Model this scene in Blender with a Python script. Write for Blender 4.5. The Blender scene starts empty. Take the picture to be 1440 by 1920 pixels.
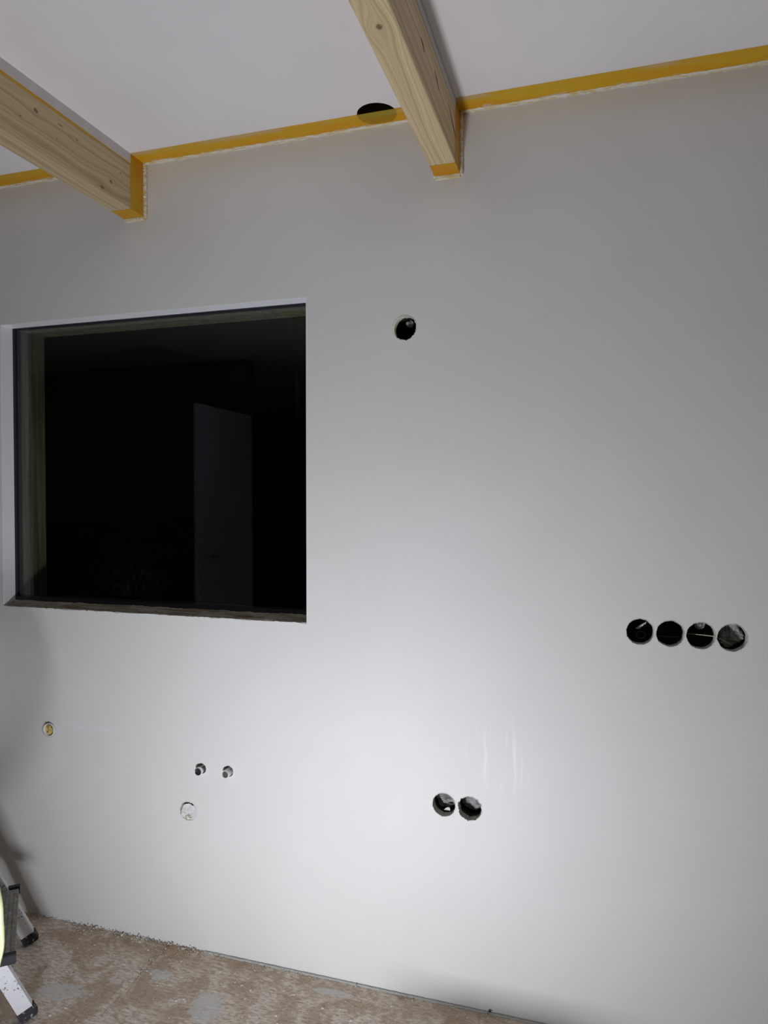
import bpy, bmesh, math, random
from mathutils import Vector, Matrix
from mathutils import noise as mn
random.seed(7)
S = bpy.context.scene
COL = S.collection
R = math.radians

# ---------------------------------------------------------------- camera
HC, D = 1.447, 1.92
cd = bpy.data.cameras.new('camera'); cam = bpy.data.objects.new('camera', cd); COL.objects.link(cam)
cam.location = (0, -D, HC)
cam.rotation_euler = (R(90 - 1.19), 0, R(16.9))
cd.sensor_fit = 'VERTICAL'; cd.sensor_height = 36.0
cd.lens = 1298 / 1920 * 36.0
cd.clip_start = 0.02; cd.clip_end = 200
S.camera = cam
S.render.resolution_x, S.render.resolution_y = 1440, 1920

# ---------------------------------------------------------------- world (night) and exposure
w = bpy.data.worlds.new('night'); S.world = w; w.use_nodes = True
w.node_tree.nodes['Background'].inputs[0].default_value = (0.30, 0.34, 0.42, 1)
w.node_tree.nodes['Background'].inputs[1].default_value = 0.0008
S.view_settings.view_transform = 'Standard'; S.view_settings.look = 'None'
S.view_settings.gamma = 1; S.view_settings.use_curve_mapping = False
S.view_settings.exposure = 0.0

# ---------------------------------------------------------------- work light standing on the floor
LP = Vector((-0.655, -1.42, 0.14)); ELEV = 43
ld = bpy.data.lights.new('work_light_beam', 'AREA'); ld.shape = 'RECTANGLE'
ld.size = 0.20; ld.size_y = 0.14; ld.energy = 20.6; ld.color = (0.875, 0.93, 1.03); ld.spread = R(165)
lo = bpy.data.objects.new('work_light_beam', ld); COL.objects.link(lo)
ldir = Vector((0.0, math.cos(R(ELEV)), math.sin(R(ELEV))))
lo.location = LP + ldir * 0.012
lo.rotation_euler = ldir.to_track_quat('-Z', 'Y').to_euler()
# added fill light further back, weak, warms the dim parts of the wall
l2 = bpy.data.lights.new('warm_fill_light', 'POINT'); l2.energy = 1.3; l2.color = (1.0, 0.90, 0.52); l2.shadow_soft_size = 0.12
lo2 = bpy.data.objects.new('warm_fill_light', l2); COL.objects.link(lo2); lo2.location = (0.7, -3.6, 1.6)

# ================================================================ material helper
class M:
    def __init__(s, name, rough=0.6, spec=0.4):
        s.m = bpy.data.materials.new(name); s.m.use_nodes = True
        s.t = s.m.node_tree; s.n = s.t.nodes; s.l = s.t.links
        s.b = s.n['Principled BSDF']; s.b.inputs['Roughness'].default_value = rough
        s.b.inputs['Specular IOR Level'].default_value = spec
        s.out = s.n['Material Output']
    def node(s, typ, **kw):
        n = s.n.new(typ)
        for k, v in kw.items(): setattr(n, k, v)
        return n
    def put(s, sock, v):
        if isinstance(v, (int, float)): sock.default_value = v
        elif isinstance(v, (tuple, list)):
            sock.default_value = tuple(v) + ((1,) if len(v) == 3 and len(sock.default_value) == 4 else ())
        else: s.l.new(v, sock)
    def math(s, op, a, b=0.0, c=None):
        n = s.node('ShaderNodeMath', operation=op); s.put(n.inputs[0], a); s.put(n.inputs[1], b)
        if c is not None: s.put(n.inputs[2], c)
        return n.outputs[0]
    def mix(s, f, a, b, bt='MIX'):
        n = s.node('ShaderNodeMix', data_type='RGBA', blend_type=bt)
        s.put(n.inputs[0], f); s.put(n.inputs[6], a); s.put(n.inputs[7], b); return n.outputs[2]
    def pos(s): return s.node('ShaderNodeNewGeometry').outputs['Position']
    def obj(s): return s.node('ShaderNodeTexCoord').outputs['Object']
    def xyz(s, v):
        n = s.node('ShaderNodeSeparateXYZ'); s.l.new(v, n.inputs[0]); return n.outputs
    def comb(s, x, y, z):
        n = s.node('ShaderNodeCombineXYZ'); s.put(n.inputs[0], x); s.put(n.inputs[1], y); s.put(n.inputs[2], z); return n.outputs[0]
    def scale(s, v, sc):
        n = s.node('ShaderNodeMapping'); s.l.new(v, n.inputs[0]); n.inputs['Scale'].default_value = sc; return n.outputs[0]
    def noise(s, v, sc=5, det=4, rough=0.55, dist=0.0):
        n = s.node('ShaderNodeTexNoise'); s.put(n.inputs['Vector'], v)
        n.inputs['Scale'].default_value = sc; n.inputs['Detail'].default_value = det
        n.inputs['Roughness'].default_value = rough; n.inputs['Distortion'].default_value = dist
        return n.outputs['Fac']
    def ramp(s, f, *st):
        n = s.node('ShaderNodeValToRGB'); s.l.new(f, n.inputs[0]); e = n.color_ramp.elements
        while len(e) < len(st): e.new(0.5)
        for i, (p, c) in enumerate(st):
            e[i].position = p
            e[i].color = (c, c, c, 1) if isinstance(c, (int, float)) else tuple(c) + (1,)
        return n.outputs[0]
    def smooth(s, f, lo, hi, a=0.0, b=1.0):
        n = s.node('ShaderNodeMapRange', interpolation_type='SMOOTHSTEP')
        s.put(n.inputs[0], f); s.put(n.inputs[1], lo); s.put(n.inputs[2], hi); s.put(n.inputs[3], a); s.put(n.inputs[4], b)
        return n.outputs[0]
    def col(s, c): s.put(s.b.inputs['Base Color'], c); return s
    def bump(s, h, st=0.3, dist=0.002):
        n = s.node('ShaderNodeBump'); n.inputs['Strength'].default_value = st; n.inputs['Distance'].default_value = dist
        s.l.new(h, n.inputs['Height']); s.l.new(n.outputs[0], s.b.inputs['Normal']); return s

def plain(name, c, rough=0.6, metal=0.0, var=0.12, sc=30, bump=0.15):
    a = M(name, rough); f = a.noise(a.obj(), sc, 3)
    a.col(a.mix(f, tuple(x * (1 - var) for x in c), tuple(min(1, x * (1 + var)) for x in c)))
    a.b.inputs['Metallic'].default_value = metal
    if bump: a.bump(f, bump, 0.002)
    return a.m

# painted wall: smooth matt white with faint roller mottling and a few sheen streaks put into the colour
a = M('painted_wall', 0.55, 0.3); p = a.pos(); q = a.xyz(p)
f1 = a.noise(p, 1.6, 3); f2 = a.noise(p, 220, 2)
base = a.mix(a.smooth(f1, 0.35, 0.7), (0.755, 0.735, 0.695), (0.79, 0.77, 0.735))
# paint sheen above the paired holes, painted in as pale streaks
dx = a.math('DIVIDE', a.math('ADD', q[0], 0.25), 0.10); dz = a.math('DIVIDE', a.math('SUBTRACT', q[2], 0.73), 0.13)
rr = a.math('ADD', a.math('MULTIPLY', dx, dx), a.math('MULTIPLY', dz, dz))
m1 = a.smooth(rr, 0.1, 1.2, 1, 0)
st = a.noise(a.scale(p, (60, 1, 5)), 1.0, 4, 0.6)
sheen_streak = a.math('MULTIPLY', m1, a.smooth(st, 0.52, 0.72))
base = a.mix(a.math('MULTIPLY', sheen_streak, 0.55), base, (0.93, 0.93, 0.93))
# faint filled line right of the yellow plug hole
dz2 = a.math('DIVIDE', a.math('ADD', a.math('SUBTRACT', q[2], 0.675), a.math('MULTIPLY', a.math('ADD', q[0], 1.6), 0.02)), 0.012)
l1 = a.math('MULTIPLY', a.smooth(a.math('ABSOLUTE', dz2), 0.2, 1.0, 1, 0), a.math('MULTIPLY', a.smooth(q[0], -1.72, -1.65), a.smooth(q[0], -1.55, -1.45, 1, 0)))
base = a.mix(a.math('MULTIPLY', l1, 0.25), base, (0.86, 0.86, 0.86))
a.col(base); a.bump(f2, 0.06, 0.0006); WALL = a.m

a = M('painted_ceiling', 0.7, 0.25); p = a.pos()
a.col(a.mix(a.smooth(a.noise(p, 2.2, 3), 0.35, 0.7), (0.86, 0.815, 0.81), (0.90, 0.855, 0.85)))
a.bump(a.noise(p, 200, 2), 0.05, 0.0006); CEIL = a.m

# dusty chipboard floor with smeared filler patches
a = M('dusty_chipboard', 0.8, 0.25); p = a.pos(); q = a.xyz(p)
rot = a.node('ShaderNodeMapping'); a.l.new(p, rot.inputs[0]); rot.inputs['Rotation'].default_value = (0, 0, R(28)); rot.inputs['Scale'].default_value = (16, 42, 16)
fib = a.noise(rot.outputs[0], 3.2, 5, 0.65, 0.6)
rot2 = a.node('ShaderNodeMapping'); a.l.new(p, rot2.inputs[0]); rot2.inputs['Rotation'].default_value = (0, 0, R(-35)); rot2.inputs['Scale'].default_value = (13, 60, 13)
fib2 = a.noise(rot2.outputs[0], 4.0, 4, 0.6, 0.8)
big = a.noise(p, 7, 6, 0.7, 0.8)
c = a.mix(a.smooth(fib, 0.3, 0.68), (0.42, 0.325, 0.25), (0.90, 0.79, 0.68))
c = a.mix(a.math('MULTIPLY', a.smooth(fib2, 0.42, 0.7), 0.6), c, (0.86, 0.79, 0.70))
c = a.mix(a.math('MULTIPLY', a.smooth(big, 0.47, 0.60), 0.62), c, (0.42, 0.30, 0.20))
# browner, cleaner band along the wall
edge = a.math('MULTIPLY', a.smooth(q[1], -0.13, -0.03), 0.55)
c = a.mix(a.math('MULTIPLY', edge, a.smooth(a.noise(p, 9, 3), 0.35, 0.6)), c, (0.38, 0.25, 0.14))
flk = a.noise(p, 95, 2, 0.5); c = a.mix(a.smooth(flk, 0.69, 0.74), c, (0.85, 0.80, 0.72))
flk2 = a.noise(a.scale(p, (1, 1, 1)), 60, 3, 0.6); c = a.mix(a.smooth(flk2, 0.33, 0.28, 0, .6), c, (0.10, 0.075, 0.055))
wob = a.math('MULTIPLY', a.math('SUBTRACT', a.noise(p, 26, 6, 0.7), 0.5), 3.4)
mask = None
for (cx, cy, rx, ry, th) in [(-1.487, -0.285, 0.075, 0.036, 0.3), (-1.25, -0.134, 0.042, 0.022, 0.1),
                             (-1.045, -0.215, 0.048, 0.060, 0.5), (-0.72, -0.055, 0.07, 0.014, 0.0), (-1.36, -0.20, 0.02, 0.012, 0),
                             (-1.9, -0.6, 0.1, 0.06, 0), (-0.5, -0.9, 0.09, 0.05, 1)]:
    X = a.math('SUBTRACT', q[0], cx); Y = a.math('SUBTRACT', q[1], cy)
    X2 = a.math('ADD', a.math('MULTIPLY', X, math.cos(th)), a.math('MULTIPLY', Y, math.sin(th)))
    Y2 = a.math('SUBTRACT', a.math('MULTIPLY', Y, math.cos(th)), a.math('MULTIPLY', X, math.sin(th)))
    e = a.math('ADD', a.math('POWER', a.math('ABSOLUTE', a.math('DIVIDE', X2, rx)), 2.0), a.math('POWER', a.math('ABSOLUTE', a.math('DIVIDE', Y2, ry)), 2.0))
    mk = a.smooth(a.math('ADD', e, wob), 0.85, 1.1, 1, 0)
    mask = mk if mask is None else a.math('MAXIMUM', mask, mk)
c = a.mix(a.math('MULTIPLY', mask, a.smooth(a.noise(p, 22, 5, .7), .35, .6, .35, .85)), c, a.mix(a.noise(p, 40, 3), (0.62, 0.62, 0.59), (0.76, 0.76, 0.73)))
a.col(c)
a.bump(a.math('ADD', a.math('MULTIPLY', fib, 0.7), a.math('MULTIPLY', mask, 0.3)), 0.7, 0.004); FLOOR = a.m

# spruce: rings in an unfolded (across, along) coordinate that bend round knots
def spruce(name, knots, face_dark=1.0, freq=95, fan=None):
    a = M(name, 0.62, 0.3); o = a.obj(); q = a.xyz(o)
    u = a.math('ADD', q[0], q[2]); y = q[1]
    warp = a.noise(a.comb(a.math('MULTIPLY', u, 6), a.math('MULTIPLY', y, 1.3), 0), 1.6, 3, 0.5)
    uw = a.math('ADD', u, a.math('MULTIPLY', a.math('SUBTRACT', warp, 0.5), 0.05))
    core = None; ring = None
    for (ku, ky, kr, fl) in knots:
        du = a.math('SUBTRACT', u, ku); dy = a.math('SUBTRACT', y, ky)
        s2 = a.math('ADD', a.math('POWER', a.math('DIVIDE', du, kr * 4.2), 2.0), a.math('POWER', a.math('DIVIDE', dy, kr * 9), 2.0))
        g = a.math('EXPONENT', a.math('MULTIPLY', s2, -1.0))
        uw = a.math('SUBTRACT', uw, a.math('MULTIPLY', a.math('MULTIPLY', du, g), 0.92))
        r2 = a.math('SQRT', a.math('ADD', a.math('POWER', a.math('DIVIDE', du, kr), 2.0), a.math('POWER', a.math('DIVIDE', dy, kr * fl), 2.0)))
        r2 = a.math('ADD', r2, a.math('MULTIPLY', a.math('SUBTRACT', a.noise(o, 180, 2), 0.5), 0.5))
        ck = a.smooth(r2, 0.55, 1.15, 1, 0)
        core = ck if core is None else a.math('MAXIMUM', core, ck)
    n1 = a.noise(a.comb(a.math('MULTIPLY', uw, 1.0), 0, 0), freq, 2, 0.6)
    n2 = a.noise(a.comb(a.math('MULTIPLY', uw, 1.0), a.math('MULTIPLY', y, 0.004), 3), freq * 3, 2, 0.6)
    n3 = a.noise(a.comb(a.math('MULTIPLY', u, 500), a.math('MULTIPLY', y, 9), 1), 1.0, 3, 0.6)
    k = face_dark
    c = a.mix(a.smooth(n1, 0.36, 0.66), (0.70 * k, 0.555 * k, 0.335 * k), (0.50 * k, 0.37 * k, 0.20 * k))
    c = a.mix(a.math('MULTIPLY', a.smooth(n2, 0.55, 0.72), 0.45), c, (0.40 * k, 0.275 * k, 0.14 * k))
    c = a.mix(a.math('MULTIPLY', a.smooth(n3, 0.45, 0.8), 0.22), c, (0.42 * k, 0.31 * k, 0.17 * k))
    if core is not None: c = a.mix(core, c, a.mix(a.smooth(a.noise(o, 260, 2), .4, .6), (0.15, 0.09, 0.045), (0.33, 0.23, 0.13)))
    a.col(c); a.bump(n2, 0.12, 0.001); return a.m

# wide film tape: saffron, slightly see-through, rubbed and smeared with paint
def tape_mat(name, tint=0.0, axis_edge=None):
    a = M(name, 0.32, 0.5); p = a.pos(); q = a.xyz(p)
    f = a.noise(a.scale(p, (2.2, 14, 14)), 1.5, 4, 0.6)
    c = a.mix(a.smooth(f, 0.35, 0.65), (0.90, 0.46, 0.008), (0.86, 0.59, 0.03))
    if axis_edge is not None:
        # the outer half lies over bare board and reads yellower
        up = a.smooth(a.math('ADD', q[1], a.math('MULTIPLY', a.math('SUBTRACT', a.noise(a.scale(p, (5, 30, 5)), 1, 3), 0.5), 0.03)), -0.058, -0.044, 1, 0)
        c = a.mix(a.math('MULTIPLY', up, 0.55), c, (0.78, 0.60, 0.055))
        ed = a.smooth(q[1], -0.073, -0.056, 1, 0)
        pat = a.smooth(a.noise(a.scale(p, (4.5, 10, 1)), 1.0, 2), 0.50, 0.58)
        c = a.mix(a.math('MULTIPLY', a.math('MULTIPLY', ed, pat), 0.75), c, (0.72, 0.64, 0.50))
        lo_ = a.smooth(q[1], -0.046, -0.018)
        sm = a.noise(a.scale(p, (16, 60, 1)), 1.0, 5, 0.7)
        thr = a.math('SUBTRACT', 0.79, a.math('MULTIPLY', lo_, 0.27))
        c = a.mix(a.smooth(sm, thr, a.math('ADD', thr, 0.03)), c, (0.80, 0.76, 0.68))
        ln = a.noise(a.scale(p, (1.5, 170, 1)), 1, 2); c = a.mix(a.math('MULTIPLY', a.smooth(ln, 0.62, 0.7), 0.35), c, (0.52, 0.26, 0.01))
    else:
        sm = a.noise(p, 70, 4, 0.65); c = a.mix(a.smooth(sm, 0.69, 0.72), c, (0.82, 0.78, 0.70))
    a.col(c); a.bump(a.noise(a.scale(p, (20, 120, 120)), 1, 3), 0.25, 0.001)
    tr = a.node('ShaderNodeBsdfTransparent'); tr.inputs[0].default_value = (0.97, 0.70, 0.10, 1)
    mx = a.node('ShaderNodeMixShader'); mx.inputs[0].default_value = 0.50
    a.l.new(a.b.outputs[0], mx.inputs[1]); a.l.new(tr.outputs[0], mx.inputs[2]); a.l.new(mx.outputs[0], a.out.inputs[0])
    return a.m
TAPE = tape_mat('ceiling_tape', axis_edge=1); TAPE2 = tape_mat('beam_tape')

a = M('crumbly_caulk', 0.8, 0.2); p = a.pos()
a.col(a.mix(a.smooth(a.noise(a.scale(p, (30, 120, 120)), 1, 4, .65), 0.42, 0.6), (0.84, 0.80, 0.72), (0.72, 0.56, 0.26)))
a.bump(a.noise(p, 150, 3), 0.6, 0.003); CAULK = a.m
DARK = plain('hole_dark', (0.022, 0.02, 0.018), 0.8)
BOARD = plain('board_edge', (0.60, 0.58, 0.52), 0.9, sc=200, bump=0.6)
CRUMB = plain('plaster_crumbs', (0.62, 0.60, 0.55), 0.9, sc=90, bump=0.5)
GREY = plain('grey_foil', (0.30, 0.30, 0.28), 0.5, sc=60, bump=0.4)
LUMP = plain('white_filler', (0.74, 0.73, 0.70), 0.8, sc=120, bump=0.5)
WIRE = plain('cream_wire', (0.62, 0.58, 0.42), 0.5)
YPLUG = M('yellow_foam', 0.6); p = YPLUG.obj(); YPLUG.col(YPLUG.mix(YPLUG.smooth(YPLUG.noise(p, 90, 4), .4, .62), (0.50, 0.33, 0.02), (0.72, 0.56, 0.20))); YPLUG.bump(YPLUG.noise(p, 120, 4), .8, .004); YPLUG = YPLUG.m
OCHRE = plain('ochre_crumbs', (0.50, 0.36, 0.12), 0.9, sc=150, bump=0.6)
PIPE = plain('white_pipe', (0.78, 0.78, 0.79), 0.35)
CHROME = plain('worn_chrome', (0.75, 0.75, 0.77), 0.18, metal=1.0, var=0.05, bump=0.05)
GASKET = plain('black_gasket', (0.045, 0.046, 0.056), 0.35)
GOLIVE = M('weathered_outer_wood', 0.7); p = GOLIVE.pos()
f = GOLIVE.noise(GOLIVE.scale(p, (22, 40, 2.0)), 1.2, 4, 0.6); g2 = GOLIVE.noise(GOLIVE.scale(p, (60, 90, 3)), 1, 3)
GOLIVE.col(GOLIVE.mix(GOLIVE.smooth(g2, .62, .72), GOLIVE.mix(GOLIVE.smooth(f, .35, .65), (0.12, 0.12, 0.088), (0.23, 0.23, 0.17)), (0.035, 0.035, 0.022))); GOLIVE = GOLIVE.m
a = M('rough_sill', 0.9); p = a.pos()
a.col(a.mix(a.smooth(a.noise(a.scale(p, (9, 90, 90)), 1, 5, .65), 0.38, 0.62), (0.20, 0.15, 0.10), (0.40, 0.39, 0.33)))
a.bump(a.noise(a.scale(p, (20, 120, 120)), 1, 4), 0.8, 0.004); SILL = a.m
# glass: tinted thin pane, reflections by Fresnel
a = M('window_glass', 0.0); p = a.pos(); q = a.xyz(p)
geo = a.node('ShaderNodeNewGeometry'); ior = a.math('ADD', 1.5, a.math('MULTIPLY', geo.outputs['Backfacing'], -0.8333))
fr = a.node('ShaderNodeFresnel'); a.l.new(ior, fr.inputs[0])
tr = a.node('ShaderNodeBsdfTransparent'); tr.inputs[0].default_value = (0.84, 0.86, 0.80, 1)
gl = a.node('ShaderNodeBsdfGlossy'); gl.inputs['Roughness'].default_value = 0.004; gl.inputs['Color'].default_value = (0.92, 0.95, 1.0, 1)
mx = a.node('ShaderNodeMixShader'); a.l.new(fr.outputs[0], mx.inputs[0]); a.l.new(tr.outputs[0], mx.inputs[1]); a.l.new(gl.outputs[0], mx.inputs[2])
dif = a.node('ShaderNodeBsdfDiffuse'); dif.inputs[0].default_value = (0.5, 0.5, 0.5, 1)
dx = a.math('DIVIDE', a.math('ADD', q[0], 1.50), 0.13); dz = a.math('DIVIDE', a.math('SUBTRACT', q[2], 1.17), 0.06)
mk = a.smooth(a.math('ADD', a.math('MULTIPLY', dx, dx), a.math('MULTIPLY', dz, dz)), 0.1, 1.3, 1, 0)
dx = a.math('DIVIDE', a.math('ADD', q[0], 0.886), 0.010); dz = a.math('DIVIDE', a.math('SUBTRACT', q[2], 1.80), 0.12)
mk2 = a.smooth(a.math('ADD', a.math('MULTIPLY', dx, dx), a.math('MULTIPLY', dz, dz)), 0.1, 1.3, 1, 0)
sm = a.math('MULTIPLY', a.smooth(a.noise(a.scale(p, (1, 1, .6)), 75, 5, .7, .6), 0.45, 0.75), a.math('ADD', a.math('MULTIPLY', mk, .018), a.math('MULTIPLY', mk2, .02)))
mx2 = a.node('ShaderNodeMixShader'); a.l.new(sm, mx2.inputs[0]); a.l.new(mx.outputs[0], mx2.inputs[1]); a.l.new(dif.outputs[0], mx2.inputs[2])
a.l.new(mx2.outputs[0], a.out.inputs[0]); GLASS = a.m

a = M('raw_board', 0.8); p = a.pos()
a.col(a.mix(a.noise(p, 12, 4), (0.11, 0.10, 0.06), (0.18, 0.165, 0.105))); RAW = a.m
DOORW = plain('white_door_paint', (0.74, 0.76, 0.90), 0.5, sc=3, var=0.03, bump=0)
ALU = M('splashed_aluminium', 0.42, 0.5); p = ALU.obj(); f = ALU.noise(p, 130, 3, .6)
sp = ALU.math('MULTIPLY', ALU.smooth(f, 0.62, 0.66), ALU.smooth(ALU.xyz(p)[2], 0.06, 0.10))
ALU.col(ALU.mix(sp, ALU.mix(ALU.noise(p, 14, 3), (0.72, 0.72, 0.74), (0.82, 0.82, 0.84)), (0.16, 0.15, 0.17)))
ALU.bump(f, .2, .001); ALU.b.inputs['Metallic'].default_value = 0.25; ALU = ALU.m
STEPM = M('grooved_step', 0.6); p = STEPM.obj(); f = STEPM.noise(p, 60, 4, .65)
STEPM.col(STEPM.mix(STEPM.smooth(f, .35, .7), (0.22, 0.21, 0.18), (0.38, 0.37, 0.33))); STEPM.bump(f, .4, .002); STEPM = STEPM.m
RUB = M('dusty_black_rubber', 0.7); p = RUB.obj(); f = RUB.noise(p, 90, 4, .65)
RUB.col(RUB.mix(RUB.smooth(f, .56, .68), (0.025, 0.022, 0.028), (0.42, 0.40, 0.38))); RUB.bump(f, .5, .003); RUB = RUB.m
LIME = plain('pale_lime_plastic', (0.60, 0.62, 0.33), 0.4, sc=40, bump=0.2)
BLACK = plain('black_plastic', (0.02, 0.02, 0.022), 0.5)

# ================================================================ mesh helpers
def obj(name, bm, mat, parent=None, smooth=False, loc=None):
    me = bpy.data.meshes.new(name); bmesh.ops.recalc_face_normals(bm, faces=bm.faces[:]); bm.to_mesh(me); bm.free()
    me.materials.append(mat)
    if smooth:
        for f_ in me.polygons: f_.use_smooth = True
    o = bpy.data.objects.new(name, me); COL.objects.link(o)
    if parent: o.parent = parent
    if loc is not None: o.location = loc
    return o
def empty(name, loc, label, cat, group=None, rz=0):
    o = bpy.data.objects.new(name, None); COL.objects.link(o); o.location = loc; o.rotation_euler = (0, 0, rz)
    o.empty_display_size = 0.05; return tag(o, label, cat, group)
def tag(o, label, cat, group=None, kind=None):
    o['label'] = label; o['category'] = cat
    if group: o['group'] = group
    if kind: o['kind'] = kind
    return o
def struct(o, label, cat='room'):
    o['kind'] = 'structure'; o['label'] = label; o['category'] = cat; return o
def box(bm, x0, x1, y0, y1, z0, z1, bev=0):
    r = bmesh.ops.create_cube(bm, size=1); vs = r['verts']
    for v in vs: v.co = Vector(((x0 + x1) / 2 + v.co.x * (x1 - x0), (y0 + y1) / 2 + v.co.y * (y1 - y0), (z0 + z1) / 2 + v.co.z * (z1 - z0)))
    if bev:
        es = {e for v in vs for e in v.link_edges}
        bmesh.ops.bevel(bm, geom=list(es), offset=bev, segments=2, affect='EDGES')
    return bm
def nb(*a_, **k): return box(bmesh.new(), *a_, **k)
def tube(bm, pts, rad, seg=10, cap=True, jit=0):
    rings = []
    for i, p_ in enumerate(pts):
        p_ = Vector(p_); t = (Vector(pts[min(i + 1, len(pts) - 1)]) - Vector(pts[max(i - 1, 0)])).normalized()
        up = Vector((0, 0, 1)) if abs(t.z) < 0.9 else Vector((1, 0, 0))
        s_ = t.cross(up).normalized(); n_ = s_.cross(t)
        r_ = rad[i] if isinstance(rad, (list, tuple)) else rad
        rings.append([bm.verts.new(p_ + (s_ * math.cos(2 * math.pi * k / seg) + n_ * math.sin(2 * math.pi * k / seg)) * r_ * (1 + random.uniform(-jit, jit))) for k in range(seg)])
    for A, B in zip(rings, rings[1:]):
        for k in range(seg): bm.faces.new((A[k], A[(k + 1) % seg], B[(k + 1) % seg], B[k]))
    if cap: bm.faces.new(rings[0]); bm.faces.new(rings[-1][::-1])
    return bm
def lathe_y(bm, prof, seg=40, cx=0, cz=0, irr=None, closed_end=True):
    """prof: list of (r, y); axis along y"""
    rings = []
    for r_, y_ in prof:
        rings.append([bm.verts.new((cx + r_ * (irr[k % len(irr)] if irr else 1) * math.cos(2 * math.pi * k / seg), y_, cz + r_ * (irr[k % len(irr)] if irr else 1) * math.sin(2 * math.pi * k / seg))) for k in range(seg)])
    for A, B in zip(rings, rings[1:]):
        for k in range(seg): bm.faces.new((A[k], A[(k + 1) % seg], B[(k + 1) % seg], B[k]))
    if closed_end: bm.faces.new(rings[-1])
    return bm
def chunk(bm, c_, s_, flat=1.0):
    r = bmesh.ops.create_icosphere(bm, subdivisions=1, radius=1)
    rot = Matrix.Rotation(random.uniform(0, 6.3), 3, Vector((random.random(), random.random(), random.random() + .01)).normalized())
    el = Vector((random.uniform(.6, 1.5), random.uniform(.5, 1.1), random.uniform(.5, 1.0)))
    for v in r['verts']:
        q_ = rot @ Vector((v.co.x * el.x, v.co.y * el.y, v.co.z * el.z)) * random.uniform(.8, 1.15)
        v.co = Vector((c_[0] + q_.x * s_, c_[1] + q_.y * s_, c_[2] + q_.z * s_ * flat))
def crumple(bm, cx, cz, r_, y0, amp, seed, n=20):
    vs = {}
    for i in range(-n, n + 1):
        for j in range(-n, n + 1):
            if i * i + j * j <= n * n + 1:
                x, z = i / n * r_, j / n * r_
                h = mn.noise(Vector((x * 45 + seed * 9, z * 45, seed))) + .5 * abs(mn.noise(Vector((x * 110, z * 110, seed * 3))))
                vs[i, j] = bm.verts.new((cx + x, y0 - amp * h, cz + z))
    for (i, j), v in list(vs.items()):
        if (i + 1, j) in vs and (i, j + 1) in vs and (i + 1, j + 1) in vs:
            bm.faces.new((v, vs[i + 1, j], vs[i + 1, j + 1], vs[i, j + 1]))
    return bm
def boolean(o, cutters):
    for c_ in cutters:
        md = o.modifiers.new('b', 'BOOLEAN'); md.object = c_; md.operation = 'DIFFERENCE'; md.solver = 'EXACT'
    dg = bpy.context.evaluated_depsgraph_get(); dg.update()
    me = bpy.data.meshes.new_from_object(o.evaluated_get(dg))
    o.modifiers.clear(); old = o.data; o.data = me; me.name = o.name
    for c_ in cutters: bpy.data.objects.remove(c_)

H = 2.511
# ================================================================ back wall with real holes
WX0, WX1, WZ0, WZ1 = -1.972, -0.826, 1.070, 2.045
BT = 0.028                                                # board thickness
wall = struct(obj('wall_back', nb(-6.0, 2.6, 0, 0.05, -0.02, H + 0.02), WALL), 'smooth white painted wall with a dark window and round cut-outs', 'wall')
wall.data.materials.append(BOARD)
def irregular(n=48, a_=0.03, seed=0):
    rnd = random.Random(seed); return [1 + rnd.uniform(-a_, a_) * (1.6 if rnd.random() < .2 else .6) for _ in range(n)]
HOLES = [('A', -0.522, 1.932, 0.0350, 0.06), ('1', 0.116, 1.096, 0.0340, 0.025), ('2', 0.189, 1.095, 0.0340, 0.025),
         ('3', 0.262, 1.094, 0.0345, 0.03), ('4', 0.335, 1.093, 0.0350, 0.03), ('5', -0.405, 0.572, 0.0335, 0.03), ('6', -0.331, 0.571, 0.0340, 0.06),
         ('B', -1.784, 0.654, 0.0270, 0.05), ('C', -1.238, 0.443, 0.0300, 0.05), ('P', -1.190, 0.586, 0.0170, 0.06), ('Q', -1.094, 0.588, 0.0175, 0.06)]
IRR = {}
cut = []
def cutter(cx, cz, r_, y0, y1, irr):
    bm = bmesh.new(); n = len(irr)
    A = [bm.verts.new((cx + r_ * irr[k] * math.cos(2 * math.pi * k / n), y0, cz + r_ * irr[k] * math.sin(2 * math.pi * k / n))) for k in range(n)]
    B = [bm.verts.new((v.co.x, y1, v.co.z)) for v in A]
    for k in range(n): bm.faces.new((A[k], A[(k + 1) % n], B[(k + 1) % n], B[k]))
    bm.faces.new(A[::-1]); bm.faces.new(B)
    return obj('cutter', bm, BOARD)
for i, (nm, x, z, r_, ja) in enumerate(HOLES):
    IRR[nm] = irregular(48, ja, i + 3)
    cut.append(cutter(x, z, r_, -0.02, 0.07, IRR[nm]))
    if r_ > 0.033: cut.append(cutter(x, z, r_ + 0.0008, BT, 0.08, [1] * 48))
cut.append(obj('cutter', nb(WX0, WX1, -0.1, 0.2, WZ0, WZ1), WALL))
boolean(wall, cut)
# narrow shell of the outer wall behind the boards, with the window opening (darkness beyond the boards)
bm = bmesh.new()
for x0, x1, z0, z1 in ((-6, WX0 - .027, -0.3, 3), (WX1 + .027, 2.6, -0.3, 3), (WX0 - .027, WX1 + .027, -0.3, WZ0 - .032), (WX0 - .027, WX1 + .027, WZ1 + .027, 3)):
    box(bm, x0, x1, 0.115, 0.205, z0, z1)
struct(obj('wall_outer', bm, RAW), 'dark timber shell of the outer wall behind the boards', 'wall')

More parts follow.
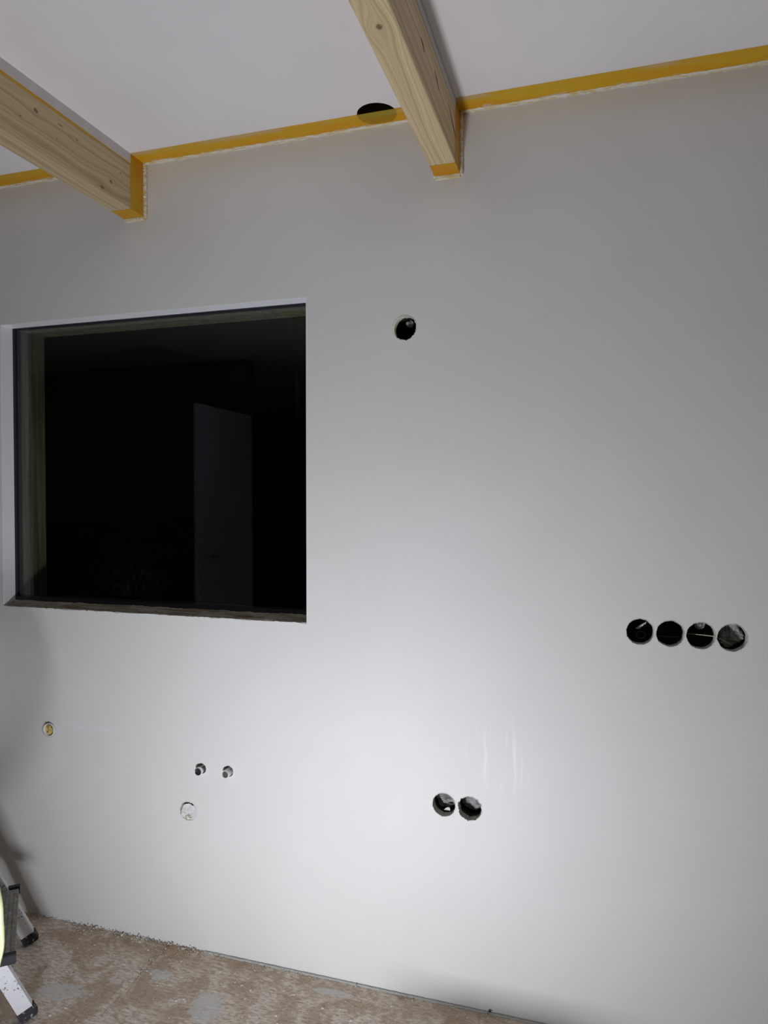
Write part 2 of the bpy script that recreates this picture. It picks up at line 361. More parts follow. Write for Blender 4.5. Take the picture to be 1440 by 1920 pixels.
# ================================================================ things in the holes
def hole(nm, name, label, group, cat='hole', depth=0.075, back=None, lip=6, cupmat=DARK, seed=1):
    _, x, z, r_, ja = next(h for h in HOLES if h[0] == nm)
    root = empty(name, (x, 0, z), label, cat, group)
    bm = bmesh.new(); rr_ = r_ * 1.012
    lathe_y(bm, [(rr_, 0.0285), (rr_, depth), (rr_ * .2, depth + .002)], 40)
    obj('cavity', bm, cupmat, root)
    # torn paper and gypsum lip round the cut
    bm = bmesh.new(); rnd = random.Random(seed * 11)
    irr = IRR[nm]
    lathe_y(bm, [(r_ + .0008, -0.0007), (r_ - .0006, -0.0009), (r_ - .0010, 0.010)], 48, irr=irr, closed_end=False)
    for k in range(lip):
        t = rnd.uniform(0, 6.28) if rnd.random() < .35 else rnd.uniform(3.3, 6.2)
        chunk(bm, (r_ * 1.01 * math.cos(t), rnd.uniform(-.001, .003), r_ * 1.01 * math.sin(t)), rnd.uniform(.0009, .0022))
    obj('torn_edge', bm, BOARD, root)
    if back:
        for (mt, cx, cz, rad, y0, amp, sd, pn) in back:
            obj(pn, crumple(bmesh.new(), cx, cz, rad, y0, amp, sd), mt, root, smooth=True)
    return root
RG, LG = 'four round cut-outs in a row at the right', 'pair of round cut-outs low on the wall'
h1 = hole('1', 'socket_hole', 'leftmost of four black round cut-outs, with a white filler lump inside', RG, seed=1)
bm = bmesh.new()
for i in range(9): chunk(bm, (0.002 + i * .0022 - .002, 0.050, 0.003 + i * .0016 + random.uniform(-.002, .002)), .0042 - .0002 * i)
chunk(bm, (-.002, .05, 0.001), .005)
obj('filler_lump', bm, LUMP, h1)
bm = bmesh.new(); tube(bm, [(-.012 + .012 * math.cos(t / 8 * 6.28) + .018, .055, -.018 + .010 * math.sin(t / 8 * 6.28)) for t in range(9)], .0008, 6); obj('wire_loop', bm, GREY, h1)
h2 = hole('2', 'socket_hole', 'second from left of four round cut-outs, fully black inside', RG, seed=2)
bm = bmesh.new(); tube(bm, [(-.03, .05, -.016), (0, .052, -.018), (.028, .05, -.0165)], .0006, 6); obj('thin_wire', bm, GREY, h2)
h3 = hole('3', 'socket_hole', 'third of four round cut-outs, crossed by a thin cream wire', RG, seed=3, back=[(GREY, .004, .021, .0135, .050, .012, 4, 'grey_foil')])
bm = bmesh.new(); tube(bm, [(-.030, .040, -.0035), (-.010, .030, -.0020), (.012, .018, -.0010), (.0335, .006, -.0008)], [.0006, .0008, .0010, .0011], 8); obj('wire', bm, WIRE, h3)
h4 = hole('4', 'socket_hole', 'rightmost of four round cut-outs, filled with crumpled grey foil', RG, seed=4, depth=.07, back=[(GREY, .0, .0, .0335, .050, .020, 7, 'crumpled_foil')], lip=16)
bm = bmesh.new(); tube(bm, [(-.034, .012, -.004), (-.018, .018, -.011), (-.002, .024, -.018)], .0009, 7); obj('wire', bm, WIRE, h4)
h5 = hole('5', 'socket_hole', 'left hole of the low pair, with a white scrap at its lower right', LG, seed=5, depth=.07, back=[(GREY, -.002, .002, .032, .052, .016, 11, 'crumpled_foil')])
bm = bmesh.new(); vs = [bm.verts.new(v) for v in ((-.004, .020, -.0235), (.0145, .020, -.0235), (.013, .021, -.0170), (.008, .022, -.0155), (.001, .022, -.0185))]
f_ = bm.faces.new(vs); e_ = bmesh.ops.extrude_face_region(bm, geom=[f_]); [setattr(v, 'co', v.co + Vector((0, .003, 0))) for v in e_['geom'] if isinstance(v, bmesh.types.BMVert)]
obj('white_scrap', bm, LUMP, h5)
h6 = hole('6', 'socket_hole', 'right hole of the low pair, ragged rim and grey inside', LG, seed=6, depth=.075, back=[(GREY, 0, .004, .0325, .056, .012, 15, 'crumpled_foil')], lip=14)
hA = hole('A', 'cable_hole', 'single black hole right of the window, with its lit inner edge added as a cream crescent', None, seed=7, depth=.09, lip=12)
bm = bmesh.new(); n = 22
for k in range(n):                                         # pale crescent standing for the lit inner edge, upper left
    t0, t1 = [R(95 + 130 * (k + d) / n) for d in (0, 1)]
    def w_(t): return 0.0055 * math.sin(math.pi * min(1, max(0, (math.degrees(t) - 95) / 130))) + .0008
    q4 = [(.0352, t0), (.0352, t1), (.0352 - w_(t1), t1), (.0352 - w_(t0), t0)]
    A = [bm.verts.new((r_ * math.cos(t), -.0016, r_ * math.sin(t))) for r_, t in q4]
    B = [bm.verts.new((r_ * math.cos(t), .016, r_ * math.sin(t))) for r_, t in q4]
    bm.faces.new(A[::-1]); bm.faces.new(B)
    for e in range(4): bm.faces.new((A[e], A[(e + 1) % 4], B[(e + 1) % 4], B[e]))
bmesh.ops.remove_doubles(bm, verts=bm.verts[:], dist=1e-5)
obj('lit_edge_crescent', bm, plain('lit_edge_crescent', (0.78, 0.74, 0.62), .7), hA)
obj('crumpled_lining', crumple(bmesh.new(), .004, .022, .011, .045, .014, 21), GREY, hA, smooth=True)
# plugged outlet low on the left
hB = hole('B', 'plugged_hole', 'small hole below the window, stuffed with yellow foam', None, depth=.05, lip=5, seed=8)
bm = bmesh.new(); lathe_y(bm, [(.0235, .020), (.0235, -.001), (.0215, -.003), (.0195, -.001), (.0190, .018)], 36, closed_end=False); obj('white_sleeve', bm, PIPE, hB, smooth=True, loc=(.001, 0, -.0025))
bm = bmesh.new(); crumple(bm, -.001, -.004, .0192, .002, .008, 31)
obj('yellow_plug', bm, YPLUG, hB, smooth=True)
bm = bmesh.new(); chunk(bm, (-.001, -.003, -.008), .0025); obj('hollow_shade_blob', bm, DARK, hB)  # solid dark blob painted in for the shade of a hollow
# filled outlet
hC = hole('C', 'filled_hole', 'small round hole filled with white plaster and ochre crumbs', None, depth=.05, lip=8, seed=9)
obj('plaster_fill', crumple(bmesh.new(), .001, -.003, .0285, .002, .006, 41), LUMP, hC, smooth=True)
bm = bmesh.new(); rnd = random.Random(4)
for k in range(26): chunk(bm, (rnd.gauss(-.002, .008), -.0015, rnd.gauss(-.015, .005)), rnd.uniform(.0008, .002))
obj('ochre_crumbs', bm, OCHRE, hC)
# two pipe stubs
def stub(nm, label, mt, mouth, seed):
    _, x, z, r_, ja = next(h for h in HOLES if h[0] == nm)
    root = empty('pipe_stub', (x, 0, z), label, 'pipe', 'two pipe stubs low on the wall')
    bm = bmesh.new(); lathe_y(bm, [(r_ * .99, .001), (r_ * .98, .045), (.001, .046)], 30); obj('cavity', bm, LUMP, root)
    bm = bmesh.new(); lathe_y(bm, [(.0124, .044), (.0124, -.018), (.0118, -.0195), (.0104, -.019), (.0102, -.008), (.0004, -.0078)], 28); obj('pipe', bm, mt, root, smooth=False, loc=(-.001, 0, -.003))
    bm = bmesh.new(); lathe_y(bm, [(.0101, -.0140), (.0004, -.0142)], 24); obj('mouth', bm, mouth, root, loc=(-.001, 0, -.003))
    return root
stub('P', 'left pipe stub, shiny metal rim round a black mouth', CHROME, BLACK, 1)
stub('Q', 'right pipe stub, white rim round a grey-brown mouth', PIPE, plain('pipe_mouth', (0.085, 0.08, 0.06), .7), 2)

# ================================================================ window
win = struct(empty('window_1', (WX0, 0.05, WZ0), '', ''), 'square fixed window, black night outside', 'window')
def wpart(name, bm, m, **k):
    o = obj(name, bm, m, win, **k); o.location = (-WX0, -0.05, -WZ0); return o
bm = bmesh.new(); g = .003
box(bm, WX0 - .02, WX0 + g, .0505, .084, WZ0, WZ1 + .02); box(bm, WX1 - g, WX1 + .02, .0505, .084, WZ0, WZ1 + .02)
box(bm, WX0 + g, WX1 - g, .0505, .084, WZ1 - g, WZ1 + .02); box(bm, WX0 + g, WX1 - g, .0520, .084, WZ0 - .01, WZ0 + .026)
wpart('frame', bm, GASKET)
wpart('glass_pane', nb(WX0 + g, WX1 - g, .060, .068, WZ0 + .026, WZ1 - g), GLASS)
wpart('jamb_board', nb(WX0 - .025, WX0, .0845, .20, WZ0 - .02, WZ1 + .02), GOLIVE)
wpart('jamb_board', nb(WX1, WX1 + .025, .0845, .20, WZ0 - .02, WZ1 + .02), GOLIVE)
wpart('jamb_board', nb(WX0, WX1, .0845, .20, WZ1, WZ1 + .025), GOLIVE)
wpart('jamb_board', nb(WX0, WX1, .0845, .20, WZ0 - .03, WZ0 + .008), GOLIVE)
bm = bmesh.new(); nx, ny = 230, 8; G = []
for i in range(nx + 1):
    x = WX0 + (WX1 - WX0) * i / nx; row = []
    for j in range(ny + 1):
        y = -.0015 + .053 * j / ny
        z = WZ0 - .0005 + .015 * (j / ny) ** .8 + .003 * mn.noise(Vector((x * 14, y * 160, 1))) + .0022 * mn.noise(Vector((x * 60, y * 200, 5)))
        if j == 0: z += .0025 * mn.noise(Vector((x * 25, 0, 9))) ; y += .001 * mn.noise(Vector((x * 90, 0, 2)))
        row.append(bm.verts.new((x, y, z)))
    G.append(row)
for i in range(nx):
    for j in range(ny): bm.faces.new((G[i][j], G[i + 1][j], G[i + 1][j + 1], G[i][j + 1]))
for i in range(nx):                                       # front skirt
    a1, b1 = G[i][0], G[i + 1][0]
    a2 = bm.verts.new(a1.co + Vector((0, .006, -.001))); b2 = bm.verts.new(b1.co + Vector((0, .006, -.001))); bm.faces.new((a1, b1, b2, a2))
for k in range(34): x = random.uniform(WX0 + .02, WX1 - .02); chunk(bm, (x, -.001, WZ0 - .001), random.uniform(.0008, .0022))
wpart('rough_sill', bm, SILL)

bm = bmesh.new(); box(bm, WX0, WX0 + .0015, .001, .0505, WZ0, WZ1); box(bm, WX0 + .0015, WX1 - .0015, .001, .0505, WZ1 - .0015, WZ1); box(bm, WX1 - .0015, WX1, .001, .0505, WZ0, WZ1)  # added thin skin, paler than the wall so the lit reveal looks brighter
wpart('brightened_reveal', bm, plain('reveal_lit_tone', (.90, .90, .91), .35, var=.02, bump=0))
# ================================================================ ceiling
ceil = struct(obj('ceiling', nb(-6.0, 2.6, -7.0, 0.0, H, H + .22), CEIL), 'white painted ceiling between the timber beams', 'ceiling')
HX, HY, HR = -0.584, -0.066, 0.0555
c1 = bmesh.new(); bmesh.ops.create_cone(c1, cap_ends=True, segments=56, radius1=HR, radius2=HR, depth=.34); bmesh.ops.translate(c1, verts=c1.verts[:], vec=(HX, HY, H + .13))
boolean(ceil, [obj('cutter', c1, RAW)])
dl = empty('ceiling_hole', (HX, HY, H), 'round black hole in the ceiling, half covered by the yellow tape', 'hole')
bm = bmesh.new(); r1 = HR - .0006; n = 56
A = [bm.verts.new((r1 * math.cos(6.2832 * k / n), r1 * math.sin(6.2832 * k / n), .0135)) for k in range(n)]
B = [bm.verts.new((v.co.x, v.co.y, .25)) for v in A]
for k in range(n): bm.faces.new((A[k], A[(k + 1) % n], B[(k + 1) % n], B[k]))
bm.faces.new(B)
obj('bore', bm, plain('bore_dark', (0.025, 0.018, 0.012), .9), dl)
bm = bmesh.new()
A = [bm.verts.new((r1 * math.cos(6.2832 * k / n), r1 * math.sin(6.2832 * k / n), .0004)) for k in range(n)]
B = [bm.verts.new((v.co.x, v.co.y, .0134)) for v in A]
for k in range(n): bm.faces.new((A[k], A[(k + 1) % n], B[(k + 1) % n], B[k]))
obj('cut_edge', bm, plain('bore_board', (0.14, 0.10, 0.06), .9), dl)

# ================================================================ beams
BZ = 2.342; BL, BR = (-1.450, -1.380), (-0.430, -0.361)
def beam(x0, x1, label, knots, k, fr, cracks=()):
    xc = x1
    root = empty('ceiling_beam', (xc, 0, BZ), label, 'beam', 'two spruce ceiling beams')
    obj('timber', nb(x0 - xc, 0, -6.6, -0.0, 0, H - BZ, bev=.0015), spruce('spruce_' + str(len(bpy.data.materials)), knots, k, fr), root)
    e = .0006
    def band(name, pts2, ya, yb, th, m):
        """strip wrapped round the beam section: pts2 (x,z) polyline, from ya to yb"""
        bm = bmesh.new(); ny_ = 14; rows = []
        for px, pz in pts2:
            rows.append([bm.verts.new((px, ya + (yb - ya) * j / ny_, pz)) for j in range(ny_ + 1)])
        for A, B in zip(rows, rows[1:]):
            for j in range(ny_): bm.faces.new((A[j], A[j + 1], B[j + 1], B[j]))
        o = obj(name, bm, m, root); md = o.modifiers.new('t', 'SOLIDIFY'); md.thickness = th; md.offset = 0; return o
    w_ = x0 - xc; h_ = H - BZ
    band('tape', [(w_ - e, h_ - .001), (w_ - e, -e), (e, -e), (e, h_ - .001)], -.078, -.016, .0004, TAPE2)
    # crumbly caulk where beam meets wall
    bm = bmesh.new(); pts2 = [(w_ - .001, h_), (w_ - .001, -.001), (.001, -.001), (.001, h_)]
    for (ax, az), (bx_, bz_) in zip(pts2, pts2[1:]):
        L_ = math.hypot(bx_ - ax, bz_ - az); n_ = max(4, int(L_ / .004)); P = []; rad = []
        for i in range(n_ + 1):
            t = i / n_; P.append((ax + (bx_ - ax) * t, -.0075 + random.uniform(-.0006, .0006), az + (bz_ - az) * t)); rad.append(random.uniform(.0068, .0078))
        tube(bm, P, rad, 7, jit=.06)
    obj('caulk', bm, CAULK, root)
    # painted strip under the ceiling with a line of old tape below it
    obj('painted_strip', nb(0, .0012, -6.6, -.078, h_ - .030, h_), plain('lilac_white_paint', (0.60, 0.56, 0.545), .7, sc=20), root)
    bm = bmesh.new(); n_ = 120; A = []
    for i in range(n_ + 1):
        y = -.08 - 2.6 * i / n_; hh = .0085 + .004 * mn.noise(Vector((y * 9, 0, 3))) - (.004 if y > -.25 else 0)
        A.append([bm.verts.new((.0010, y, h_ - .029)), bm.verts.new((.0010, y, h_ - .029 - max(.0012, hh)))])
    for p0, p1 in zip(A, A[1:]): bm.faces.new((p0[0], p0[1], p1[1], p1[0]))
    if xc < -1: obj('tape_line', bm, TAPE2, root)
    else: bm.free()
    for (y, z, ln, sl) in cracks:
        bm = bmesh.new(); tube(bm, [(.0002, y, z), (.0002, y + ln * .5, z - ln * sl * .5 + .002), (.0002, y + ln, z - ln * sl)], [.0004, .0012, .0004], 6); obj('check_crack', bm, plain('crack', (0.05, 0.035, 0.02), .9), root)
    return root
Z = lambda z: z - BZ
bl = beam(*BL, 'left spruce ceiling beam, many small knots on its side, ending above the window',
          [(Z(2.442), -.457, .0065, 1.3), (Z(2.402), -.508, .0028, 1.5), (Z(2.448), -.372, .0022, 5), (Z(2.440), -.31, .0028, 1.6),
           (Z(2.406), -.384, .0024, 1.3), (Z(2.385), -.169, .0060, 1.2), (Z(2.353), -.207, .0052, 2.0), (Z(2.43), -.8, .007, 1.3), (Z(2.43), -.125, .0022, 1.3)], .90, 60)
br = beam(*BR, 'right spruce ceiling beam with bold grain and one big knot underneath, tape at its end',
          [(-.036, -.645, .0072, 1.3), (-.02, -1.3, .006, 1.3), (.10, -.9, .006, 1.4)], 1.1, 70,
          cracks=[(-.33, .095, .05, .35), (-.19, .145, .012, -.3), (-.215, .140, .012, .2), (-.17, .105, .11, .42), (-.46, .09, .03, .5)])

# ================================================================ tape on the ceiling, three runs
def tape_run(x0, x1, label, jl, cutx=None):
    bm = bmesh.new(); nx_ = max(12, int((x1 - x0) / .012)); ny_ = 5; G_ = []
    for i in range(nx_ + 1):
        x = x0 + (x1 - x0) * i / nx_
        ya = -.080 + .0012 * mn.noise(Vector((x * 6, 0, jl)))
        yb = -.016 + .0015 * mn.noise(Vector((x * 30, 4, jl))) + .002 * mn.noise(Vector((x * 5, 7, jl)))
        G_.append([bm.verts.new((x, ya + (yb - ya) * j / ny_, H - .0012 - .0003 * (mn.noise(Vector((x * 18, j, jl)))))) for j in range(ny_ + 1)])
    for i in range(nx_):
        for j in range(ny_): bm.faces.new((G_[i][j], G_[i + 1][j], G_[i + 1][j + 1], G_[i][j + 1]))
    o = obj('masking_tape', bm, TAPE); return tag(o, label, 'tape', 'yellow tape along the ceiling edge')
tape_run(-2.7, BL[0] - .0015, 'short yellow tape band at the ceiling edge left of the left beam', 1)
tape_run(BL[1] + .0015, BR[0] - .0015, 'yellow tape band at the ceiling edge between the two beams', 2)
tape_run(BR[1] + .0015, 1.6, 'yellow tape band at the ceiling edge right of the right beam', 3)
# paint and plaster blobs on the right-hand run
# caulk bead along the wall
def bead(name, x0, x1, y, z, r0, r1, m, sy=1.6, step=.006, jy=.002):
    bm = bmesh.new(); n_ = int((x1 - x0) / step); rows = []
    for i in range(n_ + 1):
        x = x0 + (x1 - x0) * i / n_; rr_ = random.uniform(r0, r1); yy = y + random.uniform(-jy, jy) * .5 + jy * mn.noise(Vector((x * 12, 1, 1)))
        rows.append([bm.verts.new((x, yy + math.cos(6.2832 * k / 7) * rr_ * sy, z + math.sin(6.2832 * k / 7) * rr_)) for k in range(7)])
    for A, B in zip(rows, rows[1:]):
        for k in range(7): bm.faces.new((A[k], A[(k + 1) % 7], B[(k + 1) % 7], B[k]))
    bm.faces.new(rows[0]); bm.faces.new(rows[-1][::-1])
    return obj(name, bm, m)
k_ = 1
for x0, x1, t_ in ((-2.7, BL[0] - .006, 'left of the left beam'), (BL[1] + .006, BR[0] - .006, 'between the beams'), (BR[1] + .006, 1.6, 'right of the right beam')):
    o = bead('trim_%d' % k_, x0, x1, -.0085, H + .0008, .0034, .0039, CAULK, sy=3.2, jy=.0016); struct(o, 'cream caulk line where ceiling meets wall, ' + t_, 'trim'); k_ += 1

# ================================================================ floor of chipboard panels
fl = struct(obj('floor', nb(-6.0, 2.6, -7.0, 0.0, -.05, -.019), RAW), 'dusty brown chipboard floor with filler stains', 'floor')
xs = [-5.066, -3.814, -2.562, -1.310, -.058, 1.194, 2.446]; ys = [0, -2.5, -5.0]
for i in range(len(xs) - 1):
    for j in range(len(ys) - 1):
        bm = bmesh.new(); x0, x1, y0, y1 = xs[i] + .0004, xs[i + 1] - .0004, ys[j + 1] + .002, ys[j] - (.002 if j else .001)
        n_ = 70; L0, R0 = [], []
        for k in range(n_ + 1):
            y = y1 + (y0 - y1) * k / n_ if j else y1 + (y0 - y1) * (k / n_) ** 1.6
            jj = lambda X: .0022 * mn.noise(Vector((X * 3, y * 40, 0))) + .0016 * mn.noise(Vector((X * 5, y * 130, 2)))
            L0.append((x0 + jj(x0), y)); R0.append((x1 + jj(x1 + 9), y))
        top = [(bm.verts.new((*a_, 0)), bm.verts.new((*b_, 0))) for a_, b_ in zip(L0, R0)]
        bot = [(bm.verts.new((*a_, -.018)), bm.verts.new((*b_, -.018))) for a_, b_ in zip(L0, R0)]
        for k in range(n_):
            bm.faces.new((top[k][0], top[k][1], top[k + 1][1], top[k + 1][0]))
            bm.faces.new((top[k][0], top[k + 1][0], bot[k + 1][0], bot[k][0])); bm.faces.new((top[k][1], bot[k][1], bot[k + 1][1], top[k + 1][1]))
        bm.faces.new((top[0][0], bot[0][0], bot[0][1], top[0][1])); bm.faces.new((top[-1][0], top[-1][1], bot[-1][1], bot[-1][0]))
        obj('floor_panel', bm, FLOOR, fl)
# grey perimeter strip squeezed between floor and wall
GS = plain('grey_strip', (0.50, 0.50, 0.475), .9, sc=60, bump=.4)
o = bead('trim_4', -1.18, -.08, -.0045, .0002, .0028, .0040, GS, sy=1.3, jy=.0015); struct(o, 'thin grey edge strip between floor and wall', 'trim')

# crumbs along the wall foot and loose flakes over the floor
bm = bmesh.new(); rnd = random.Random(12)
for k in range(1000):
    x = rnd.uniform(-1.86, .2); dens = .5 + .5 * mn.noise(Vector((x * 4, 0, 0)))
    left = x < -1.2
    if rnd.random() > dens + (.35 if left else 0): continue
    s_ = rnd.uniform(.0007, .0032 if left else .0024) * (1.5 if rnd.random() < .06 else 1)
    chunk(bm, (x, -abs(rnd.gauss(0, .014 if left else .009)) - .002, s_ * .5 + (abs(rnd.gauss(0, .004)) if left else 0)), s_)
obj_ = obj('plaster_crumbs', bm, plain('grey_crumbs', (0.56, 0.54, 0.49), .95, var=.6, sc=55), None)
tag(obj_, 'grey plaster crumbs lying along the foot of the wall', 'debris', kind='stuff')
bm = bmesh.new()
for k in range(800):
    x, y = rnd.uniform(-1.75, -.1), -abs(rnd.gauss(0, .22)) - .01
    s_ = rnd.uniform(.0008, .0024); chunk(bm, (x, y, s_ * .3), s_ * (rnd.uniform(1.6, 3.0) if rnd.random() < .11 else 1), .3)
for px, py in ((-1.12, -.21), (-1.14, -.215), (-.955, -.12), (-.83, -.10), (-.955, -.15), (-.99, -.105), (-1.43, -.33)):
    for _ in range(3): chunk(bm, (px + rnd.uniform(-.006, .006), py + rnd.uniform(-.004, .004), .001), rnd.uniform(.002, .0042), .35)
obj_ = obj('paint_flakes', bm, plain('pale_flakes', (0.85, 0.81, 0.74), .9), None)
tag(obj_, 'small pale flakes and chips scattered over the brown floor', 'debris', kind='stuff')
bm = bmesh.new(); chunk(bm, (0, 0, 0), .004); 
for v in bm.verts: v.co.x *= 1.7
o = obj('dark_chip', bm, BLACK, None, loc=(-.272, -.006, .0085)); tag(o, 'tiny black chip at the wall foot beside the grey edge strip', 'debris')
bm = bmesh.new()
for k in range(26): x = -1.312 + rnd.gauss(0, .004); chunk(bm, (x + rnd.gauss(0, .003), -.02 - k * .006, .0008), rnd.uniform(.0010, .0024), .6)
o = obj('dark_grit', bm, plain('dark_grit', (0.10, 0.095, 0.10), .9), None); tag(o, 'dark grit packed in the floor joint near the wall', 'debris', kind='stuff')

# ================================================================ stepladder, lower end of one side
TH = R(24.5); ND = Vector((-.73, -.68, 0)).normalized(); TD = Vector((ND.y, -ND.x, 0)) * -1   # TD along the step
AX = ND * math.sin(TH) + Vector((0, 0, 1)) * math.cos(TH)
OUT = (ND * math.cos(TH) - Vector((0, 0, 1)) * math.sin(TH))
F1 = Vector((-1.735, -.128, 0)); F2 = Vector((-1.487, -.393, 0))
lad = empty('stepladder', (F1 + F2) / 2, 'paint-splashed aluminium stepladder at the lower left, only its foot in view', 'ladder')
base = (F1 + F2) / 2
TD = (F2 - F1).normalized()
def frame(o_, origin, X, Y, Zv):
    m = Matrix((( X.x, Y.x, Zv.x, origin.x - base.x), (X.y, Y.y, Zv.y, origin.y - base.y), (X.z, Y.z, Zv.z, origin.z - base.z), (0, 0, 0, 1)))
    o_.matrix_local = m
PERP = AX.cross(TD).normalized()
def rail(F, name):
    # rail: U-channel, 20 mm across (along TD) and 44 mm deep (along PERP)
    bm = bmesh.new(); box(bm, -.020, .020, -.012, -.0095, .03, .98); box(bm, -.020, -.0175, -.0095, .012, .03, .98); box(bm, .0175, .020, -.0095, .012, .03, .98)
    box(bm, -.0175, .0175, .0095, .0118, .03, .98)
    r_ = obj('rail', bm, ALU, lad); frame(r_, F, PERP, TD, AX)
    bm = bmesh.new(); box(bm, -.0225, .0225, -.0145, .0145, .008, .042, bev=.003)
    f_ = obj('rubber_foot', bm, RUB, r_); return r_
rl1 = rail(F1, 'rail'); rl2 = rail(F2, 'rail')
for sgn, zz in ((1, 0.205), (1, .45), (1, .70)):
    L_ = (F2 - F1).length
    ctr = base + AX * zz
    HORI = Vector((0, 0, 1)); DEP = TD.cross(HORI).normalized()
    if DEP.dot(ND) < 0: DEP = -DEP
    st_ = obj('step', nb(-.046, .040, -L_ / 2 + .016, L_ / 2 - .004, -.012, .012, bev=.002), STEPM, lad)
    frame(st_, ctr, DEP, TD, HORI)
    for s2 in (-1, 1):
        obj('end_cap', nb(-.049, .043, s2 * (L_ / 2 + .003) - .010, s2 * (L_ / 2 + .003) + .010, -.0135, .0135, bev=.002), BLACK, st_)
    for gx in (-.036, -.024, -.012, .0, .012, .024):
        obj('tread_rib', nb(gx - .0015, gx + .0015, -L_ / 2 + .022, L_ / 2 - .012, .0118, .0135), STEPM, st_)
bm = bmesh.new(); chunk(bm, (0, 0, 0), .006); o = obj('plaster_blob', bm, LUMP, rl1, loc=(.0215, 0.0, .17))
# other side of the ladder, out of frame, so that it stands
lb = base + ND * 1.12
for F in (F1, F2):
    G0 = F + ND * .85; T0 = F + AX * .98
    bm = bmesh.new(); AX2 = (T0 - G0).normalized(); P2 = AX2.cross(TD).normalized()
    box(bm, -.018, .018, -.010, .010, .0, (T0 - G0).length)
    r_ = obj('rear_rail', bm, ALU, lad); frame(r_, G0, P2, TD, AX2)
o = obj('top_plate', nb(-.10, .10, -.22, .22, 0, .03, bev=.005), BLACK, lad); frame(o, base + AX * .985, Vector((ND.x, ND.y, 0)), TD, Vector((0, 0, 1)))

bm = bmesh.new(); hp = F2 + AX * .755 - base
tube(bm, [hp, hp + TD * .10, Vector((-1.456, -.664, .712)) - base, Vector((-1.437, -.684, .713)) - base, Vector((-1.432, -.690, .745)) - base], .0045, 8); obj('hook', bm, CHROME, lad)
# coil of pale lime hose hung on the near rail
cc = Vector((-1.4590, -.6665, .495))
ho = empty('hose_coil', cc, 'pale lime-yellow hose loop bulging in at the left edge, in front of the ladder', 'hose')
e1 = Vector((math.cos(R(165)), math.sin(R(165)), 0)); e2 = Vector((0, 0, 1)); e3 = e1.cross(e2)
HOSE = []
for t_, (rad, off) in enumerate(((.222, 0), (.192, .012))):
    bm = bmesh.new(); n_ = 96
    P = [(e1 * math.cos(6.2832 * k / n_) * (rad + .002 * math.sin(k * .9 + t_)) + e2 * math.sin(6.2832 * k / n_) * rad + e3 * off) for k in range(n_)]
    rings = []
    for k in range(n_):
        tt = (P[(k + 1) % n_] - P[k - 1]).normalized(); s_ = tt.cross(e3).normalized(); u_ = s_.cross(tt)
        rr_ = .0062 if k % 6 else .0068
        rings.append([bm.verts.new(P[k] + (s_ * math.cos(6.2832 * q_ / 10) + u_ * math.sin(6.2832 * q_ / 10)) * rr_) for q_ in range(10)])
    for k in range(n_):
        A, B = rings[k], rings[(k + 1) % n_]
        for q_ in range(10): bm.faces.new((A[q_], A[(q_ + 1) % 10], B[(q_ + 1) % 10], B[q_]))
    obj('hose_turn', bm, LIME, ho, smooth=True)

# ================================================================ rest of the room (seen in the glass and by its bounce light)
struct(obj('wall_left', nb(-6.1, -6.0, -7.0, .05, -.05, H + .2), RAW), 'raw board wall far to the left', 'wall')
struct(obj('wall_right', nb(2.6, 2.7, -7.0, .05, -.05, H + .2), RAW), 'raw board side wall to the right', 'wall')
struct(obj('wall_front', nb(-6.1, 2.7, -7.1, -7.0, -.05, H + .2), RAW), 'raw board wall behind the photographer', 'wall')
struct(obj('wall_partition', nb(-5.9, -2.56, -2.86, -2.76, 0, H - .002), RAW), 'raw board partition behind the photographer', 'wall')
dr = empty('door_1', (-2.50, -2.74, 0.0), 'white door leaf standing open, mirrored in the window glass', 'door'); dr['kind'] = 'structure'
obj('door_leaf', nb(-.04, 0, 0.02, .76, .008, 2.07, bev=.003), DOORW, dr)
bm = bmesh.new(); tube(bm, [(0, .70, 1.05), (.045, .70, 1.05), (.050, .60, 1.05)], .009, 10); obj('door_handle', bm, CHROME, dr)
cb = empty('cabinet', (-1.72, -3.6, 0), 'low pale cabinet behind, mirrored at the right of the window glass', 'cabinet')
obj('body', nb(-.45, .25, -.3, .3, 0.05, 1.28, bev=.004), plain('cabinet_grey', (0.30, 0.31, 0.35), .5), cb)
obj('plinth', nb(-.42, .22, -.27, .27, 0, .05), BLACK, cb)
obj('door_panel', nb(-.44, -.105, .3, .318, .06, 1.27, bev=.002), plain('cabinet_door', (0.30, 0.31, 0.35), .5), cb)
obj('door_panel', nb(-.095, .24, .3, .318, .06, 1.27, bev=.002), plain('cabinet_door_b', (0.30, 0.31, 0.35), .5), cb)
o = obj('small_carton', nb(-.05, .05, -.04, .04, 0, .07, bev=.002), plain('white_carton', (0.8, 0.8, 0.74), .6), None, loc=(-1.82, -3.38, 1.28))
tag(o, 'small white carton on the cabinet, mirrored in the glass', 'box')

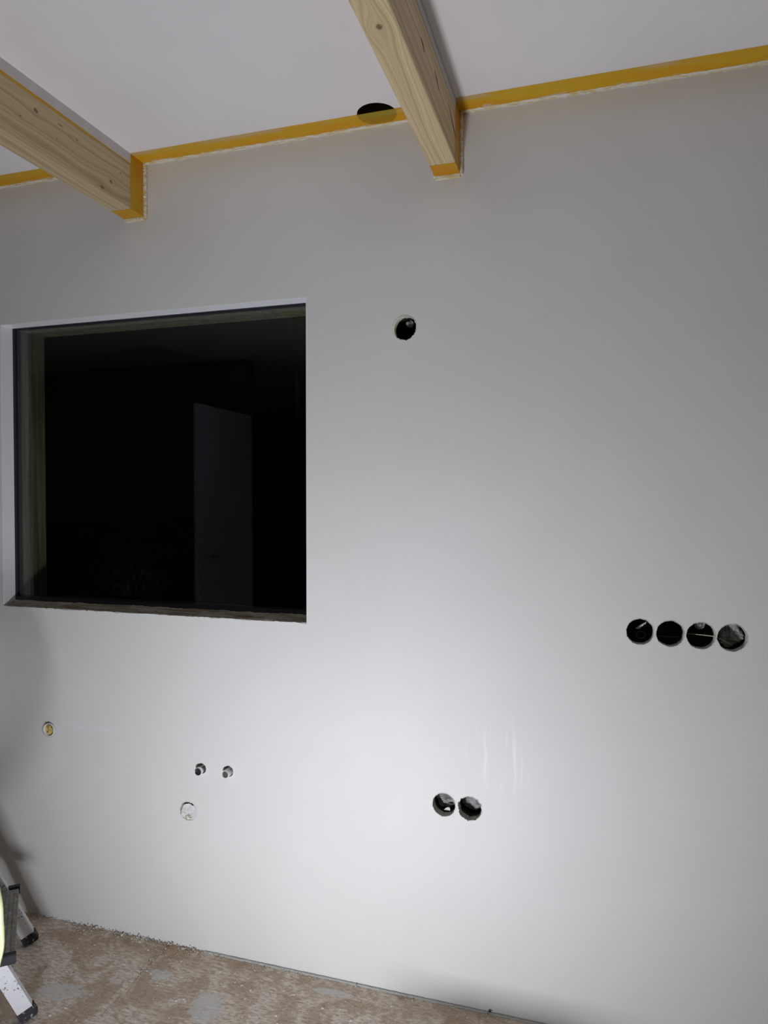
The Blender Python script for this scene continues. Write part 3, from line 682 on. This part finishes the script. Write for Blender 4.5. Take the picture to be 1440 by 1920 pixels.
# work light body under the area light
wl = empty('work_light', (LP.x, LP.y, 0), 'floor-standing LED work light aimed up at the wall, just below the picture', 'lamp')
rotm = ldir.to_track_quat('Z', 'Y').to_matrix()
def lpart(name, bm, m):
    for v in bm.verts: v.co = rotm @ v.co + Vector((0, 0, LP.z))
    return obj(name, bm, m, wl)
lpart('housing', nb(-.12, .12, -.09, .09, -.045, -.004, bev=.006), BLACK)
em = M('led_panel'); em.b.inputs['Base Color'].default_value = (.9, .9, .9, 1); lpart('led_panel', nb(-.10, .10, -.07, .07, -.0039, .002), em.m)
for s_ in (-1, 1):
    bm = bmesh.new(); tube(bm, [(s_ * .13, 0, LP.z), (s_ * .13, 0, .012), (s_ * .13, .10, .008)], .007, 8); tube(bm, [(s_ * .13, 0, .012), (s_ * .13, -.12, .008)], .007, 8); tube(bm, [(s_ * .13, 0, LP.z), (s_ * .115, 0, LP.z)], .009, 8); obj('stand_leg', bm, BLACK, wl)
# unseen batten added between lamp and wall so its shadow darkens the wall foot
o = obj('shading_offcut', nb(-.105, .105, -.025, .025, 0.0, .095, bev=.002), spruce('batten_wood', [], .9, 80), None, loc=(-.475, -.82, 0)); o.rotation_euler = (0, 0, R(5))
tag(o, 'unseen spruce offcut added just below the picture to shade the wall foot', 'offcut')

# outside: dark ground and one distant lamp
struct(obj('ground', nb(-40, 30, .4, 60, -.6, -.5), plain('night_soil', (.03, .03, .025), .95, sc=2)), 'dark ground outside', 'ground')
from math import tan
dv = Vector((-1.596, 1.92, 1.262 - HC)); pl = Vector((0, -D, HC)) + dv * 12
slp = empty('street_lamp', (pl.x, pl.y, -.5), 'pinpoint of light outside, low in the dark window', 'lamp')
bm = bmesh.new(); tube(bm, [(0, 0, 0), (0, 0, pl.z + .5 - .02)], .03, 8); obj('pole', bm, BLACK, slp)
em = M('lamp_glow'); em.b.inputs['Emission Color'].default_value = (.9, 1, .9, 1); em.b.inputs['Emission Strength'].default_value = 1.1
bm = bmesh.new(); bmesh.ops.create_icosphere(bm, subdivisions=2, radius=.022); obj('lamp_head', bm, em.m, slp, loc=(0, 0, pl.z + .5))
